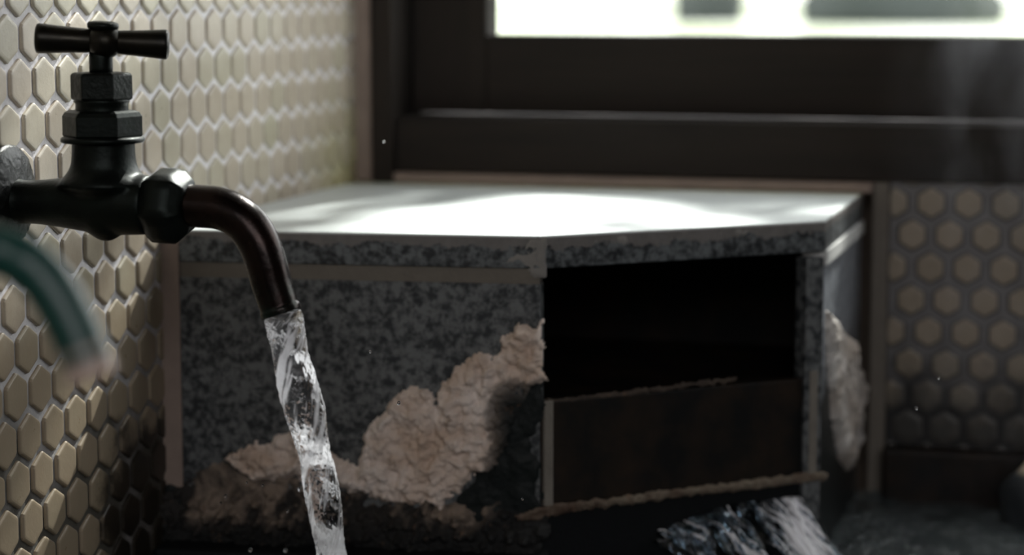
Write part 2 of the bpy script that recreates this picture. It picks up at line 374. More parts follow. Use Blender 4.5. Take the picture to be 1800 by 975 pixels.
# back wall below the sill
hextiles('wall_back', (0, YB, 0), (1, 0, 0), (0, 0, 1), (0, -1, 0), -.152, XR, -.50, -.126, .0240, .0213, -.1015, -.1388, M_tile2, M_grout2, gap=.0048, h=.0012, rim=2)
tag(boxes('wall_back_upper', [(XW - .04, XR, YB, YB + .14, WZ1 + .07, ZC), (WX1 + .07, XR, YB + .02, YB + .14, -.126, WZ1 + .07), (XW - .04, XR, YB + .04, YB + .14, ZF, -.126)], M_plaster), kind='structure')
tag(box('wall_right', (XR, XR + .1, RY - .1, YB + .14, ZF, ZC), M_plaster), kind='structure')
x0, x1, z0, z1 = RW
tag(boxes('wall_rear', [(XW, x0, RY - .1, RY, ZF, ZC), (x1, XR, RY - .1, RY, ZF, ZC), (x0, x1, RY - .1, RY, ZF, z0), (x0, x1, RY - .1, RY, z1, ZC)], M_plaster), kind='structure')
tag(boxes('rear_fill_opening', [(x0, x0 + .04, RY - .07, RY - .03, z0, z1), (x1 - .04, x1, RY - .07, RY - .03, z0, z1), (x0 + .04, x1 - .04, RY - .07, RY - .03, z0, z0 + .04), (x0 + .04, x1 - .04, RY - .07, RY - .03, z1 - .04, z1)], M_wood), kind='structure')  # frame of the unseen rear opening, added for fill light
tag(box('ceiling', (XW - .04, XR + .1, RY - .1, YB + .14, ZC, ZC + .05), M_ceil), kind='structure')
tag(box('floor', (XW - .04, XR + .1, RY - .1, YB + .14, ZF - .05, ZF), M_basin), kind='structure')

# window over the ledge: casing, sill, sash
sill = box('window_sill', (-.4935, XR, YB - .001, 1.60, -.1255, -.0885), M_wood, bevel=.0012); tag(sill, kind='structure'); sill.name = 'trim_1'; ORG['trim_1'] = Vector((0, 0, 0))
tag(box('trim_2', (-.5085, -.4935, YB - .008, 1.60, -.1333, .87), M_woodv, bevel=.0015), kind='structure')        # left casing
tag(box('trim_3', (WX1 + .06, WX1 + .12, YB, 1.60, -.0885, .87), M_woodv, bevel=.002), kind='structure')
tag(box('trim_4', (-.4935, WX1 + .06, YB, 1.60, .845, .87), M_wood, bevel=.002), kind='structure')
tag(box('trim_5', (XW, -.510, YB - .003, YB + .05, -.1333, .80), M_mortar, bevel=.002), kind='structure')           # mortar strip in the corner
win = empty('window_1', (WX0, WY, -.0885)); tag(win, kind='structure')
for nm, b_, mm in (('stile', (-.4925, WX0, 1.538, 1.568, -.0865, .84), M_woodv), ('stile', (WX1, WX1 + .055, 1.538, 1.568, -.0865, .84), M_woodv),
                   ('bottom_rail', (WX0, WX1, 1.538, 1.568, -.0865, WZ0), M_wood), ('top_rail', (WX0, WX1, 1.538, 1.568, WZ1, .84), M_wood)):
    box(nm, b_, mm, win, bevel=.0015)
box('window_pane', (WX0 - .004, WX1 + .004, 1.551, 1.554, WZ0 - .004, WZ1 + .004), M_glass, win)
tag(box('trim_6', (-.4935, -.1635, YB - .006, YB + .04, -.1333, -.1262), M_mortar, bevel=.0015), kind='structure')  # mortar under the sill
tag(box('trim_7', (-.1635, -.1525, YB - .003, YB + .04, -.50, -.126), M_mortar2, bevel=.0015), kind='structure')   # mortar up the block's end

# ------------------------------------------------------------------ the stone ledge block
PL, PA, PB, PC = Vector((XW, 1.168, 0)), Vector((-.3085, 1.1895, 0)), Vector((-.170, 1.3127, 0)), Vector((-.170, YB, 0))
ZT, ZS, ZG = -.1333, -.1512, -.1598       # ledge top, slab underside, underside of the mortar bed
led = empty('stone_ledge', (-.33, 1.34, ZF))
tag(led, 'grey granite corner ledge with pale top under the window, crusted with mineral deposit', 'ledge')
def off(P, d): return (P[0] + d[0], P[1] + d[1])
prism('top_slab', [PL, PA, PB, PC, (XW, YB)], ZS, ZT - .0008, M_slab, led, bevel=.0006)
e_ = .0004
prism('ledge_top', [(XW, PL.y + e_), (PA.x, PA.y + e_), (PB.x - e_, PB.y + e_), (PC.x - e_, YB), (XW, YB)], ZT - .0009, ZT, M_top, led)
dLA = (PA - PL).normalized(); nLA = Vector((dLA.y, -dLA.x, 0)); dAB = (PB - PA).normalized(); nAB = Vector((dAB.y, -dAB.x, 0))
def facebox(name, P, d, n, s0, s1, d0, d1, z0, z1, m, bevel=0):
    """box on a vertical face: s along it, d0..d1 proud of it (negative = into the stone)"""
    q = [P + d * s0 + n * d0, P + d * s1 + n * d0, P + d * s1 + n * d1, P + d * s0 + n * d1]
    if (q[1] - q[0]).cross(q[3] - q[0]).z < 0: q = q[::-1]
    return prism(name, [(v.x, v.y) for v in q], z0, z1, m, led, bevel=bevel)
LA = (PA - PL).length; AB = (PB - PA).length
facebox('front_panel', PL, dLA, nLA, .0, LA - .0002, -.014, -.0006, -.42, ZG, M_granite, bevel=.0007)
o = facebox('mortar_joint', PL, dLA, nLA, .004, LA - .001, -.014, -.0016, ZG, ZS, M_mortar2); o['label'] = 'brown mortar joint under the top slab'
o = facebox('corner_mortar', PL, dLA, nLA, .0, .0112, -.004, .0008, -.30, ZT - .004, M_mortar, bevel=.0006); o['label'] = 'pinkish mortar strip in the wall corner'
# angled face: hollow above, dark tile below
smax = AB
SR = .1735                                  # where the right-hand post begins
facebox('corner_post', PA, dAB, nAB, SR, smax, -.012, -.0006, -.42, -.1545, M_granite, bevel=.0006)
facebox('lower_panel', PA, dAB, nAB, .0, SR, -.014, -.0025, -.2835, -.2255, M_black, bevel=.0008)
def strip(name, s0, s1, z0, z1, m, lab, d=.0006):
    o = facebox(name, PA, dAB, nAB, s0, s1, -.003, d, z0, z1, m, bevel=.0005); o['label'] = lab
def s_at(px, py):
    p = hit(px, py, PA, nAB); return (p - PA).dot(dAB), p.z
strip('joint_strip', s_at(957, 800)[0], s_at(973, 800)[0], -.2835, s_at(965, 705)[1], M_mortar4, 'pale mortar strip left of the dark tile', .0000)
strip('joint_strip', s_at(1423, 740)[0], s_at(1437, 740)[0], -.2835, s_at(1430, 652)[1], M_mortar4, 'pale mortar strip right of the dark tile', .0)
facebox('lower_wall', PA, dAB, nAB, .0, SR, -.014, -.004, -.75, -.288, M_basin)
facebox('lower_wall', PL, dLA, nLA, .0, LA, -.014, -.002, -.75, -.42, M_basin)
# end face
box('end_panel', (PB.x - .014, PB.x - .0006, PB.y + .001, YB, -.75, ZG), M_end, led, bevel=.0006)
o = box('end_joint', (PB.x - .014, PB.x + .0012, PB.y + .003, YB, ZG, ZS), M_mortar3, led, bevel=.0004); o['label'] = 'pale mortar joint on the end face'
# dark hollow: floor and back of the chamber
prism('chamber_floor', [off(PL, (.002, .02)), off(PA, (0, .016)), off(PB, (-.016, .006)), (PC.x - .016, YB - .002), (XW + .002, YB - .002)], -.240, -.2365, M_black, led)

q_ = [off(PL, (.003, .0155)), off(PA, (-.006, .016)), off(PB, (-.017, .010)), (PC.x - .017, YB - .003), (XW + .003, YB - .003)]
n_ = len(q_); V = [(a, b_, z) for z in (-.2370, ZS - .0005) for a, b_ in q_]
lf_ = [(i, (i + 1) % n_, n_ + (i + 1) % n_, n_ + i) for i in (0, 2, 3, 4)] + [tuple(range(n_, 2 * n_))]
o = mk('chamber_dark_shell', V, lf_, M_black, led, smooth=False); so_ = o.modifiers.new('shell', 'SOLIDIFY'); so_.thickness = .0012  # black shell added so the hollow gets its darkness from colour
# ------------------------------------------------------------------ relief crusts grown on the faces
def relief(name, poly, P, d, n, mat, parent, res=.0009, thick=.006, amp=.004, edge=.006, nscale=90, jag=.004, jsc=60, stain=None, lean=None, seed=0, lump=0, label=None, back=.0008, zmax=9.):
    """crust with real thickness: poly is in (s, z) on the face"""
    Q = np.array(poly); s0, z0 = Q.min(0) - jag * 1.5; s1, z1 = Q.max(0) + jag * 1.5
    S = np.arange(s0, s1, res); Z = np.arange(z0, z1, res); ns, nzz = len(S), len(Z)
    def sdf(x, y):
        d2 = 1e9; ins = False; m = len(Q)
        for i in range(m):
            ax, ay = Q[i]; bx, by = Q[(i + 1) % m]; ex, ey = bx - ax, by - ay
            t = max(0, min(1, ((x - ax) * ex + (y - ay) * ey) / (ex * ex + ey * ey)))
            d2 = min(d2, (x - ax - ex * t) ** 2 + (y - ay - ey * t) ** 2)
            if (ay > y) != (by > y) and x < (bx - ax) * (y - ay) / (by - ay) + ax: ins = not ins
        return math.sqrt(d2) * (1 if ins else -1)
    idx = -np.ones((ns, nzz), int); V = []; ST = []
    keep = np.zeros((ns, nzz)); 
    for i, s in enumerate(S):
        for j, z in enumerate(Z):
            q = (s * jsc + seed, z * jsc, seed * 1.3)
            js, jz = noise.noise(Vector(q)) + .5 * noise.noise(Vector(q) * 3), noise.noise(Vector((q[1], q[0], 7.))) + .5 * noise.noise(Vector((q[1], q[0], 9.)) * 3)
            keep[i, j] = min(sdf(s + js * jag, z + jz * jag), zmax - z)
    for i, s in enumerate(S):
        for j, z in enumerate(Z):
            k = keep[i, j]
            if k < -res * 1.2: continue
            e = max(0, min(1, k / edge)); e = math.sqrt(e * (2 - e)) if e > 0 else 0
            f = fbm((s * nscale, z * nscale, seed), 5); f2 = abs(fbm((s * nscale * 2.7, z * nscale * 2.7, seed + 4), 3))
            h = -back + e * (thick * (1 + .5 * noise.noise(Vector((s * 25, z * 25, seed)))) + amp * f + amp * .5 * f2)
            if lump:
                dd = noise.voronoi(Vector((s * 180, z * 180, seed)))[0][0]; h += e * lump * max(0, 1 - dd * 1.6)
            if lean: h += e * lean(s, z)
            h = max(h, -back); idx[i, j] = len(V); p = P + d * s + n * h; V.append((p.x, p.y, z)); ST.append(stain(s, z) if stain else 0.)
    F = []
    fl = d.cross(Vector((0, 0, 1))).dot(n) < 0
    for i in range(ns - 1):
        for j in range(nzz - 1):
            q = [idx[i, j], idx[i + 1, j], idx[i + 1, j + 1], idx[i, j + 1]]
            if min(q) >= 0: F.append(q[::-1] if fl else q)
    o = mk(name, V, F, mat, parent)
    a = o.data.attributes.new('stain', 'FLOAT', 'POINT'); a.data.foreach_set('value', ST)
    if label: o['label'] = label
    return o
def fpoly(px): 
    out = []
    for x, y in px:
        p = hit(x, y, PL, nLA); out.append(((p - PL).dot(dLA), p.z))
    return out
def ss(a, b, x): t = max(0, min(1, (x - a) / (b - a))); return t * t * (3 - 2 * t)
A_s = LA
main = fpoly([(628, 868), (600, 850), (560, 842), (470, 842), (420, 835), (402, 800), (440, 782), (470, 775), (520, 752), (560, 790), (590, 800), (622, 818), (636, 780), (650, 750), (668, 732), (700, 690), (722, 680), (745, 684), (762, 702), (770, 712), (775, 670), (800, 652), (815, 652), (818, 632), (850, 618), (868, 630), (885, 600), (903, 590), (912, 568), (935, 575), (950, 560), (956, 600), (955, 660), (930, 690), (905, 740), (888, 800), (850, 830), (810, 850), (780, 885), (700, 885)])
relief('mineral_crust', main, PL, dLA, nLA, M_crust, led, res=.0008, thick=.0048, amp=.0050, edge=.007, nscale=130, jag=.0040, jsc=120, lump=.0022, stain=lambda s, z: ss(.170, .200, s) * ss(-.198, -.226, z), seed=3, label='thick pale tan mineral crust spreading over the front panel')
relief('algae_dark_film', fpoly([(790, 935), (790, 895), (830, 850), (868, 790), (886, 740), (898, 700), (915, 672), (932, 662), (944, 655), (944, 700), (944, 935)]), PL, dLA, nLA, M_algae_dark, led, thick=.0016, amp=.001, edge=.01, jag=.006, seed=11, label='wet black algae beside the hollow')
relief('algae_dark_film', fpoly([(256, 990), (256, 838), (272, 852), (300, 860), (340, 880), (330, 990)]), PL, dLA, nLA, M_algae_dark, led, thick=.0030, amp=.001, edge=.008, jag=.008, seed=17, label='black film low in the tiled corner')  # dark film added over the mortar strip's end, fading the corner to dark
bedpx = [(262, 990), (270, 870), (330, 850), (420, 850), (480, 845), (560, 850), (640, 878), (720, 882), (790, 880), (850, 885), (900, 900), (950, 915), (957, 990)]
relief('popcorn_crust', fpoly(bedpx), PL, dLA, nLA, M_bed, led, res=.0008, thick=.0006, amp=.0032, edge=.024, nscale=160, jag=.009, lump=.0105, lean=lambda s, z: max(0, (-.275 - z)) * .3, stain=lambda s, z: ss(-.285, -.305, z) + ss(.17, .2, s), seed=21, label='dark knobbly crust along the foot of the front panel')
o = relief('faint_crust', fpoly([(300, 870), (330, 845), (380, 815), (420, 800), (440, 845), (400, 872)]), PL, dLA, nLA, M_bed, led, thick=.001, amp=.0015, edge=.01, seed=5)
def apoly(px): return [s_at(x, y) for x, y in px]
relief('bottom_joint', apoly([(908, 905), (940, 897), (958, 889), (1100, 873), (1200, 859), (1320, 845), (1440, 828), (1458, 832), (1455, 843), (1330, 858), (1200, 872), (1100, 886), (1000, 899), (950, 913), (912, 916)]), PA, dAB, nAB, M_rustc, led, res=.0006, thick=.0014, amp=.0014, edge=.0016, nscale=200, jag=.0014, jsc=180, seed=14, label='rust-stained mortar line under the dark tile')
relief('top_joint', apoly([(955, 706), (1080, 692), (1180, 680), (1300, 664), (1300, 669), (1180, 686), (1080, 699), (957, 714)]), PA, dAB, nAB, M_rust2, led, res=.0006, thick=.0004, amp=.0008, edge=.0016, nscale=200, jag=.0018, jsc=220, seed=15, back=.003, label='broken rusty lip above the dark tile')
# limescale run at the slab's corner
relief('limescale_run', fpoly([(958, 414), (958, 484), (940, 488), (932, 482), (928, 470), (912, 458), (900, 462), (890, 468), (888, 462), (896, 452), (905, 445), (892, 437), (903, 432), (918, 436), (925, 425), (930, 414)]), PL, dLA, nLA, M_drip, led, res=.0006, thick=.0009, amp=.0004, edge=.002, jag=.0012, jsc=200, seed=8, zmax=ZT - .0012, label='grey limescale run down the slab corner')
relief('limescale_run', apoly([(949, 414), (1180, 402), (1440, 392), (1440, 420), (1300, 424), (1180, 420), (1100, 430), (1030, 425), (1000, 440), (985, 455), (978, 440), (965, 442), (955, 470), (949, 484)]), PA, dAB, nAB, M_drip, led, res=.0008, thick=.0005, amp=.0005, edge=.002, jag=.003, jsc=120, seed=9, zmax=ZT - .0012, label='thin grey limescale along the slab above the hollow')
# crust down the front edge of the end face (face x = const, s runs towards the window)
pE, dE, nE = Vector((PB.x, PB.y, 0)), Vector((0, 1, 0)), Vector((1, 0, 0))
def epoly(px):
    out = []
    for x, y in px:
        p = hit(x, y, pE, nE); out.append((p.y - pE.y, p.z))
    return out
relief('edge_crust', epoly([(1452, 545), (1462, 560), (1476, 580), (1492, 600), (1502, 640), (1506, 700), (1508, 750), (1502, 790), (1490, 830), (1474, 800), (1462, 740), (1456, 660), (1452, 600)]), pE, dE, nE, M_crust_w, led, thick=.006, amp=.003, edge=.010, jag=.003, seed=31, label='whitish crust down the edge of the end face')
# plinth at the foot
facebox('plinth', PL, dLA, nLA, .002, LA + .004, -.01, .030, ZF, -.308, M_basin, bevel=.003)

# ------------------------------------------------------------------ bath water
def grid(x0, x1, y0, y1, nx, ny, fz):
    V = [(x0 + (x1 - x0) * i / nx, y0 + (y1 - y0) * j / ny, fz(x0 + (x1 - x0) * i / nx, y0 + (y1 - y0) * j / ny)) for j in range(ny + 1) for i in range(nx + 1)]
    F = [(j * (nx + 1) + i, j * (nx + 1) + i + 1, (j + 1) * (nx + 1) + i + 1, (j + 1) * (nx + 1) + i) for j in range(ny) for i in range(nx)]
    return V, F
def wz(x, y):
    r = math.hypot(x + .23, y - 1.20); f = math.exp(-r * 4)
    return ZP + .0050 * f * fbm((x * 35, y * 35, 1), 4) + .0034 * fbm((x * 30, y * 55, 5), 4)
V1, F1 = grid(XW + .001, .5, .85, YB - .001, 260, 170, wz)
foot = [(XW, PL.y + .002), (PA.x - .002, PA.y + .004), (PB.x - .004, PB.y + .002), (PC.x - .004, YB + .01), (XW, YB + .01)]
def inside(poly, x, y):
    c = False
    for i in range(len(poly)):
        ax_, ay_ = poly[i]; bx_, by_ = poly[(i + 1) % len(poly)]
        if (ay_ > y) != (by_ > y) and x < (bx_ - ax_) * (y - ay_) / (by_ - ay_) + ax_: c = not c
    return c
F1 = [f for f in F1 if not inside(foot, sum(V1[i][0] for i in f) / 4, sum(V1[i][1] for i in f) / 4)]
pool = mk('bath_water', V1, F1, M_pool)
tag(pool, 'dark rippling bath water filling the basin around the ledge', 'water', kind='stuff')
o = mk('bath_water_beyond', *grid(XW + .001, XR - .001, RY + .001, .85, 40, 60, lambda x, y: ZP), M_pool); tag(o, 'still dark bath water in the nearer part of the basin', 'water', kind='stuff')
o = mk('bath_water_side', *grid(.5, XR - .001, .85, YB - .001, 40, 20, lambda x, y: ZP), M_pool); tag(o, 'dark bath water at the far right of the basin', 'water', kind='stuff')
tag(box('baseboard_back', (-.1525, XR, YB - .018, YB + .001, -.50, -.300), M_black, bevel=.003), kind='structure')

# water running out below the dark tile
CA = []
def cascade():
    V, F = [], []; nu, nv = 190, 80; s0, s1 = .072, SR + .010
    for j in range(nv + 1):
        v = j / nv
        for i in range(nu + 1):
            u = i / nu; s = s0 + (s1 - s0) * u + v * .012 * (1 - u) * 2 - .006 * v * u
            k = ss(.0, .55, u)
            out = -.003 + v * (.034 + .040 * k); z0 = -.3035 + .0085 * k
            z = z0 - (z0 - ZP + .003) * (v ** (1.25 - .25 * k))
            st = fbm((u * 14 + v * 1.5, v * 1.6, 2), 3); st2 = noise.noise(Vector((u * 48 + v * 3, v * 3, 12)))
            h = (.0042 * st + .0016 * st2) * ss(0, .12, v + .03) - .007 * ss(.88, 1.0, u) - .004 * (1 - ss(0, .12, u))
            p = PA + dAB * s + nAB * (out + h * .8); V.append((p.x, p.y, z + h))
            f = .9 * fbm((u * 32 - v * 3.5, v * 1.0, 4), 3) + .8 * noise.noise(Vector((u * 75 - v * 8, v * 3.2, 3)))
            core = 1.25 * math.exp(-((u - .86 + .22 * v) / .13) ** 2) * 1.1 + .55 * math.exp(-((u - .08 - .55 * v) / .07) ** 2) * ss(.1, .3, v)
            CA.append(max(0, min(1, (1.5 * f + core - .80) * 3.6)))  # strength of the painted highlight streaks
    for j in range(nv):
        for i in range(nu):
            a = j * (nu + 1) + i; F.append((a, a + nu + 1, a + nu + 2, a + 1))
    return V, F
cv = mk('water_cascade', *cascade(), M_cascade, org=(-.2, 1.25, ZP))
a = cv.data.attributes.new('glint', 'FLOAT', 'POINT'); a.data.foreach_set('value', CA)
tag(cv, 'bright sheet of water rushing out below the dark tile panel', 'water')
sl = cv.modifiers.new('depth', 'SOLIDIFY'); sl.thickness = .003; sl.offset = -1

# ------------------------------------------------------------------ the tap
YF = .9932
def T(px, py, dy=0): 
    p = hit(px, py, (0, YF + dy, 0), AXY); return p
PXM = .0002715
c0 = T(183, 360)
tap = empty('bath_tap', (XW, YF, T(15, 357).z))
tag(tap, 'blackened bronze wall tap with cross-bar handle pouring water', 'tap')
ax = AXX
# body: horizontal barrel and vertical neck, blended
zc = T(183, 358).z
def X(px): return T(px, 358).x
prof = [(X(p) - XW, r * PXM) for p, r in ((-6, 44), (2, 45), (9, 44), (14, 39.5), (40, 38.5), (75, 40), (110, 44), (150, 50), (183, 54), (225, 54), (265, 52))]
prof = [(.0005, 30 * PXM), (.004, 44 * PXM)] + [q for q in prof if q[0] > .006]
hb = lathe((XW, YF, zc), AXX, prof, 48)
xv = X(184)
nk = lathe((xv, YF, zc), AXZ, [(0, 40 * PXM)] + [(T(183, py_).z - zc, r_ * PXM) for py_, r_ in ((338, 62), (325, 80), (314, 74), (304, 65), (293, 58.5), (280, 56), (262, 55), (244, 55))], 48)
nub = lathe((X(186), YF, zc - 66 * PXM), AXZ, [(0, 8 * PXM), (.0012, 17 * PXM), (.0045, 34 * PXM), (.009, 46 * PXM)], 32)
body = mk('tap_body', *join(hb, nk, nub), M_bronze, tap)
rm = body.modifiers.new('cast', 'REMESH'); rm.mode = 'VOXEL'; rm.voxel_size = .0009; rm.use_smooth_shade = True
sm = body.modifiers.new('soft', 'SMOOTH'); sm.factor = .5; sm.iterations = 22
# wall flange
fc = hit(10, 343, (XW, 0, 0), AXX)
V, F = lathe((XW + .0005, fc.y, fc.z), AXX, [(0, .0245), (.002, .0245), (.0035, .0232), (.0045, .018), (.0055, .013)], 64)
V = [Vector(v) + Vector((.0008 * fbm(v * 300), .0005 * fbm(v * 200), .0005 * fbm(v * 230))) for v in V]
mk('wall_flange', V, F, M_flange, tap)
def vz(py): return T(183, py).z
def upright(name, pts, mat, ngon=None, segs=48, capr=0, bev=0, cx=183):
    z0 = vz(pts[0][0]); ngon_cap[0] = capr
    V, F = lathe((X(cx), YF, z0), AXZ, [(vz(p) - z0, r * PXM) for p, r in pts], segs, ref=(math.cos(HR), math.sin(HR), 0), ngon=ngon)
    ngon_cap[0] = 0; return mk(name, V, F, mat, tap, smooth=ngon is None, bevel=bev)
HR = YAW + math.radians(1)
upright('bonnet_flange', [(252, 58), (250, 70), (248, 73), (243, 73), (240, 70), (238.5, 62)], M_bronze)
upright('bonnet_nut', [(241, 66), (238, 70.5), (204, 70.5), (197, 66), (193.5, 58)], M_bronze, ngon=6, segs=96, bev=.0004)
upright('bonnet_neck', [(197, 47), (192, 46), (182, 46), (178, 49), (174, 47), (172, 40)], M_bronze)
nutp = upright('packing_nut', [(176, 50), (173, 54.5), (133, 54.5), (129, 52), (127, 46)], M_nut, ngon=6, segs=96, bev=.0005)
upright('stem', [(129, 20), (120, 20.5), (100, 20.5), (92, 20)], M_bronze)
# handle
hc_ = T(184, 73); hax = Vector((math.cos(math.radians(20)), math.sin(math.radians(20)), -.052)).normalized()   # left end nearer the camera
hub = []
for i in range(13):
    a = math.pi * i / 12; hub.append((-math.cos(a) * 30 * PXM, max(math.sin(a), .03) * 32 * PXM))
hd = mk('handle_hub', *lathe(hc_, hax.cross(AXY).cross(hax) * 0 + Vector((.05, 0, 1)), hub, 40), M_handle, tap)
def arm(sgn):
    pr = [(10, 20), (28, 20.5), (31, 21), (60, 22.5), (90, 24.5), (108, 26), (114, 26), (117, 24.5), (119, 20), (119.5, 10)]
    k = 1.0 if sgn < 0 else .93
    o = mk('handle_arm', *lathe(hc_, hax * sgn, [(a * PXM * k, r * PXM) for a, r in pr], 48), M_handle, hd)
arm(-1); arm(1)
mk('handle_cap', *lathe(hc_ + Vector((-.0008, 0, 21 * PXM)), Vector((.06, 0, 1)), [(0, 24 * PXM), (3 * PXM, 27 * PXM), (9 * PXM, 27.5 * PXM), (12 * PXM, 25 * PXM), (14 * PXM, 18 * PXM), (14.5 * PXM, 6 * PXM)], 48), M_bronze, hd)
# spout nut and spout
ngon_cap[0] = 66 * PXM
V, F = lathe((X(262), YF, zc + .0), Vector((1, 0, -.02)), [(0, 50 * PXM), (3 * PXM, 58 * PXM), (14 * PXM, 66 * PXM), (24 * PXM, 73 * PXM), (52 * PXM, 73 * PXM), (62 * PXM, 64 * PXM), (74 * PXM, 52 * PXM), (78 * PXM, 48 * PXM), (80 * PXM, 40 * PXM)], 96, ref=(0, .3, 1), ngon=6); ngon_cap[0] = 0
o = mk('spout_nut', V, F, M_bronze, tap, smooth=True)
try:
    o.data.shade_smooth()
except Exception: pass
sp = catmull([T(*q) for q in ((326, 361), (352, 362.5), (385, 366), (414, 378), (437, 398), (455, 427), (468, 463), (478, 500), (488, 530), (495, 551))], 90)
rr = np.interp(np.linspace(0, 1, 90), [0, .3, .6, .93, .95, 1], [37.5, 37, 36, 34, 36, 35.5]) * PXM
V, F = sweep(sp, rr, 48, cap=False)
Vi, Fi = sweep(sp, rr - .0014, 48, cap=False)
n = len(V); F = F + [tuple(i + n for i in f[::-1]) for f in Fi] + [(89 * 48 + k, 89 * 48 + (k + 1) % 48, n + 89 * 48 + (k + 1) % 48, n + 89 * 48 + k) for k in range(48)]
mk('spout', list(V) + list(Vi), F, M_spout, tap)
# ------------------------------------------------------------------ the stream of water
st_px = [(497, 549, 32.5), (501, 575, 32.5), (509, 620, 33), (523, 680, 33.5), (539, 740, 33), (551, 790, 30), (562, 840, 29), (573, 900, 28.5), (582, 960, 27.5), (588, 1010, 27), (596, 1100, 25), (602, 1188, 24)]
pts = [T(a, b_) for a, b_, _ in st_px]
sp2 = catmull(pts, 420); sr = catmull([(r * PXM, 0, 0) for *_, r in st_px], 420)[:, 0]
def sdisp(u, a):
    lob = .075 * math.cos(2 * (a - 3.6 * u * math.pi)) * ss(.0, .12, u) + .05 * math.cos(3 * a + 7 * u) * ss(0, .1, u)
    s = Vector((math.cos(a) * 1.3, math.sin(a) * 1.3, u * 16)); t = Vector((math.cos(a) * 3.2, math.sin(a) * 3.2, u * 40))
    return lob + ss(0, .05, u) * (.06 * noise.noise(s) * (.4 + u) + .05 * noise.noise(t) + .035 * noise.noise(t * 2.6))
V, F = sweep(sp2, sr, 128, disp=sdisp)
o = mk('water_stream', V, F, M_stream, org=tuple(pts[-1])); tag(o, 'clear twisting stream of water falling from the tap spout', 'water')
av = []
for i in range(420):
    u = i / 419
    for k in range(128):
        a = 2 * math.pi * k / 128
        t = a - 3.0 * u * math.pi
        q = Vector((math.cos(t) * 2.6, math.sin(t) * 2.6, u * 9)); q2 = Vector((math.cos(t) * 8, math.sin(t) * 8, u * 22))
        f = .5 + .8 * noise.noise(q) + .45 * noise.noise(q2)
        rdg = max(0, math.cos(2 * (a - 3.6 * u * math.pi)))
        av.append(max(0, min(1, (f + .42 * rdg - .68) * 3.4)) * (1 - .3 * ss(.2, .6, u)))  # painted glint streaks along the twisting ridges
av += [0, 0]
a = o.data.attributes.new('glint', 'FLOAT', 'POINT'); a.data.foreach_set('value', av)
# drops flying off
drops = [(397, 872, 3.2, .10, 'clear water drop left of the stream, upper of a close pair above the dark crust'),
         (388, 884, 2.4, .10, 'small water drop left of the stream, lower of a close pair above dark crust'),
         (440, 966, 3.0, -.02, 'low water drop left of the stream, farther of two at the ledge foot'),
         (502, 967, 2.8, -.03, 'low water drop left of the stream, nearer of two at the ledge foot'),
         (462, 853, 2.0, .06, 'small water drop between the stream and the left end of the pale crust'),
         (434, 848, 1.8, .05, 'faint tiny water drop in front of the left end of the pale crust'),
         (527, 860, 3.0, -.01, 'bright water drop just left of the falling stream'),
         (701, 708, 2.8, .05, 'bright water drop in front of the top of the thick pale crust'),
         (651, 618, 2.2, .08, 'small water drop in front of the bare granite panel'),
         (505, 898, 2.0, .0, 'dim tiny water drop left of the stream in front of dark knobbly crust'),
         (1611, 717, 2.6, .2, 'tiny water drop in front of the dark lower tiles right of the ledge'),
         (1650, 664, 2.0, .2, 'faint water drop in front of the back-wall tiles, highest right of the ledge'),
         (675, 249, 1.7, .2, 'tiny bright water drop in front of the dark window casing'),
         (918, 877, 2.0, .08, 'tiny water drop in front of the black algae near the panel corner')]
first = None
for x, y, r, dy, lab_ in drops:
    p = T(x, y, dy); r *= PXM * 1.15
    if first is None:
        V, F = [], []
        for i in range(9):
            for k in range(14):
                a, b_ = math.pi * i / 8, 2 * math.pi * k / 14; V.append((math.sin(a) * math.cos(b_), math.sin(a) * math.sin(b_), math.cos(a) * 1.25))
        for i in range(8):
            for k in range(14): F.append((i * 14 + k, (i + 1) * 14 + k, (i + 1) * 14 + (k + 1) % 14, i * 14 + (k + 1) % 14))
        d = mk('water_drop', V, F, M_water); first = d
    else:
        d = first.copy(); COL.objects.link(d)
    d.location = p; d.scale = (r, r, r); d.rotation_euler = (0, random.uniform(-.6, .6), 0)
    tag(d, lab_, 'water drop', group='drops splashing from the running water')

# ------------------------------------------------------------------ the hose
def H(px, py, dist): r_ = ray(px, py); return r_ * dist
hp = [H(-330, 330, .80), H(-160, 380, .745), H(-40, 428, .705), H(30, 452, .70), H(75, 488, .70), H(108, 535, .70), H(135, 590, .70), H(152, 632, .70), H(163, 664, .70)]
print('hose wall x', hp[0].x)
hpts = catmull(hp, 120); hr = np.interp(np.linspace(0, 1, 120), [0, .8, .93, 1], [.0079, .0079, .0080, .0078])
V, F = sweep(hpts, hr, 40, cap=False); Vi, Fi = sweep(hpts, hr - .0022, 40, cap=False); n = len(V)
F += [tuple(i + n for i in f[::-1]) for f in Fi]
F += [(119 * 40 + k, 119 * 40 + (k + 1) % 40, n + 119 * 40 + (k + 1) % 40, n + 119 * 40 + k) for k in range(40)]
hose = mk('rubber_hose', list(V) + list(Vi), F, [M_hose], org=tuple(hp[0]))
a = hose.data.attributes.new('worn', 'FLOAT', 'POINT')
vals = []
for q in range(2):
    for i in range(120):
        for k in range(40):
            u = i / 119; w = ss(.85, .93, u + .012 * noise.noise(Vector((k * .3, u * 20, 0)))); band = ss(.79, .81, u) * (1 - ss(.825, .85, u)) * .35
            vals.append(max(w, band))
a.data.foreach_set('value', vals)
tag(hose, 'blurred teal rubber hose with worn pale end hanging below the tap', 'hose')

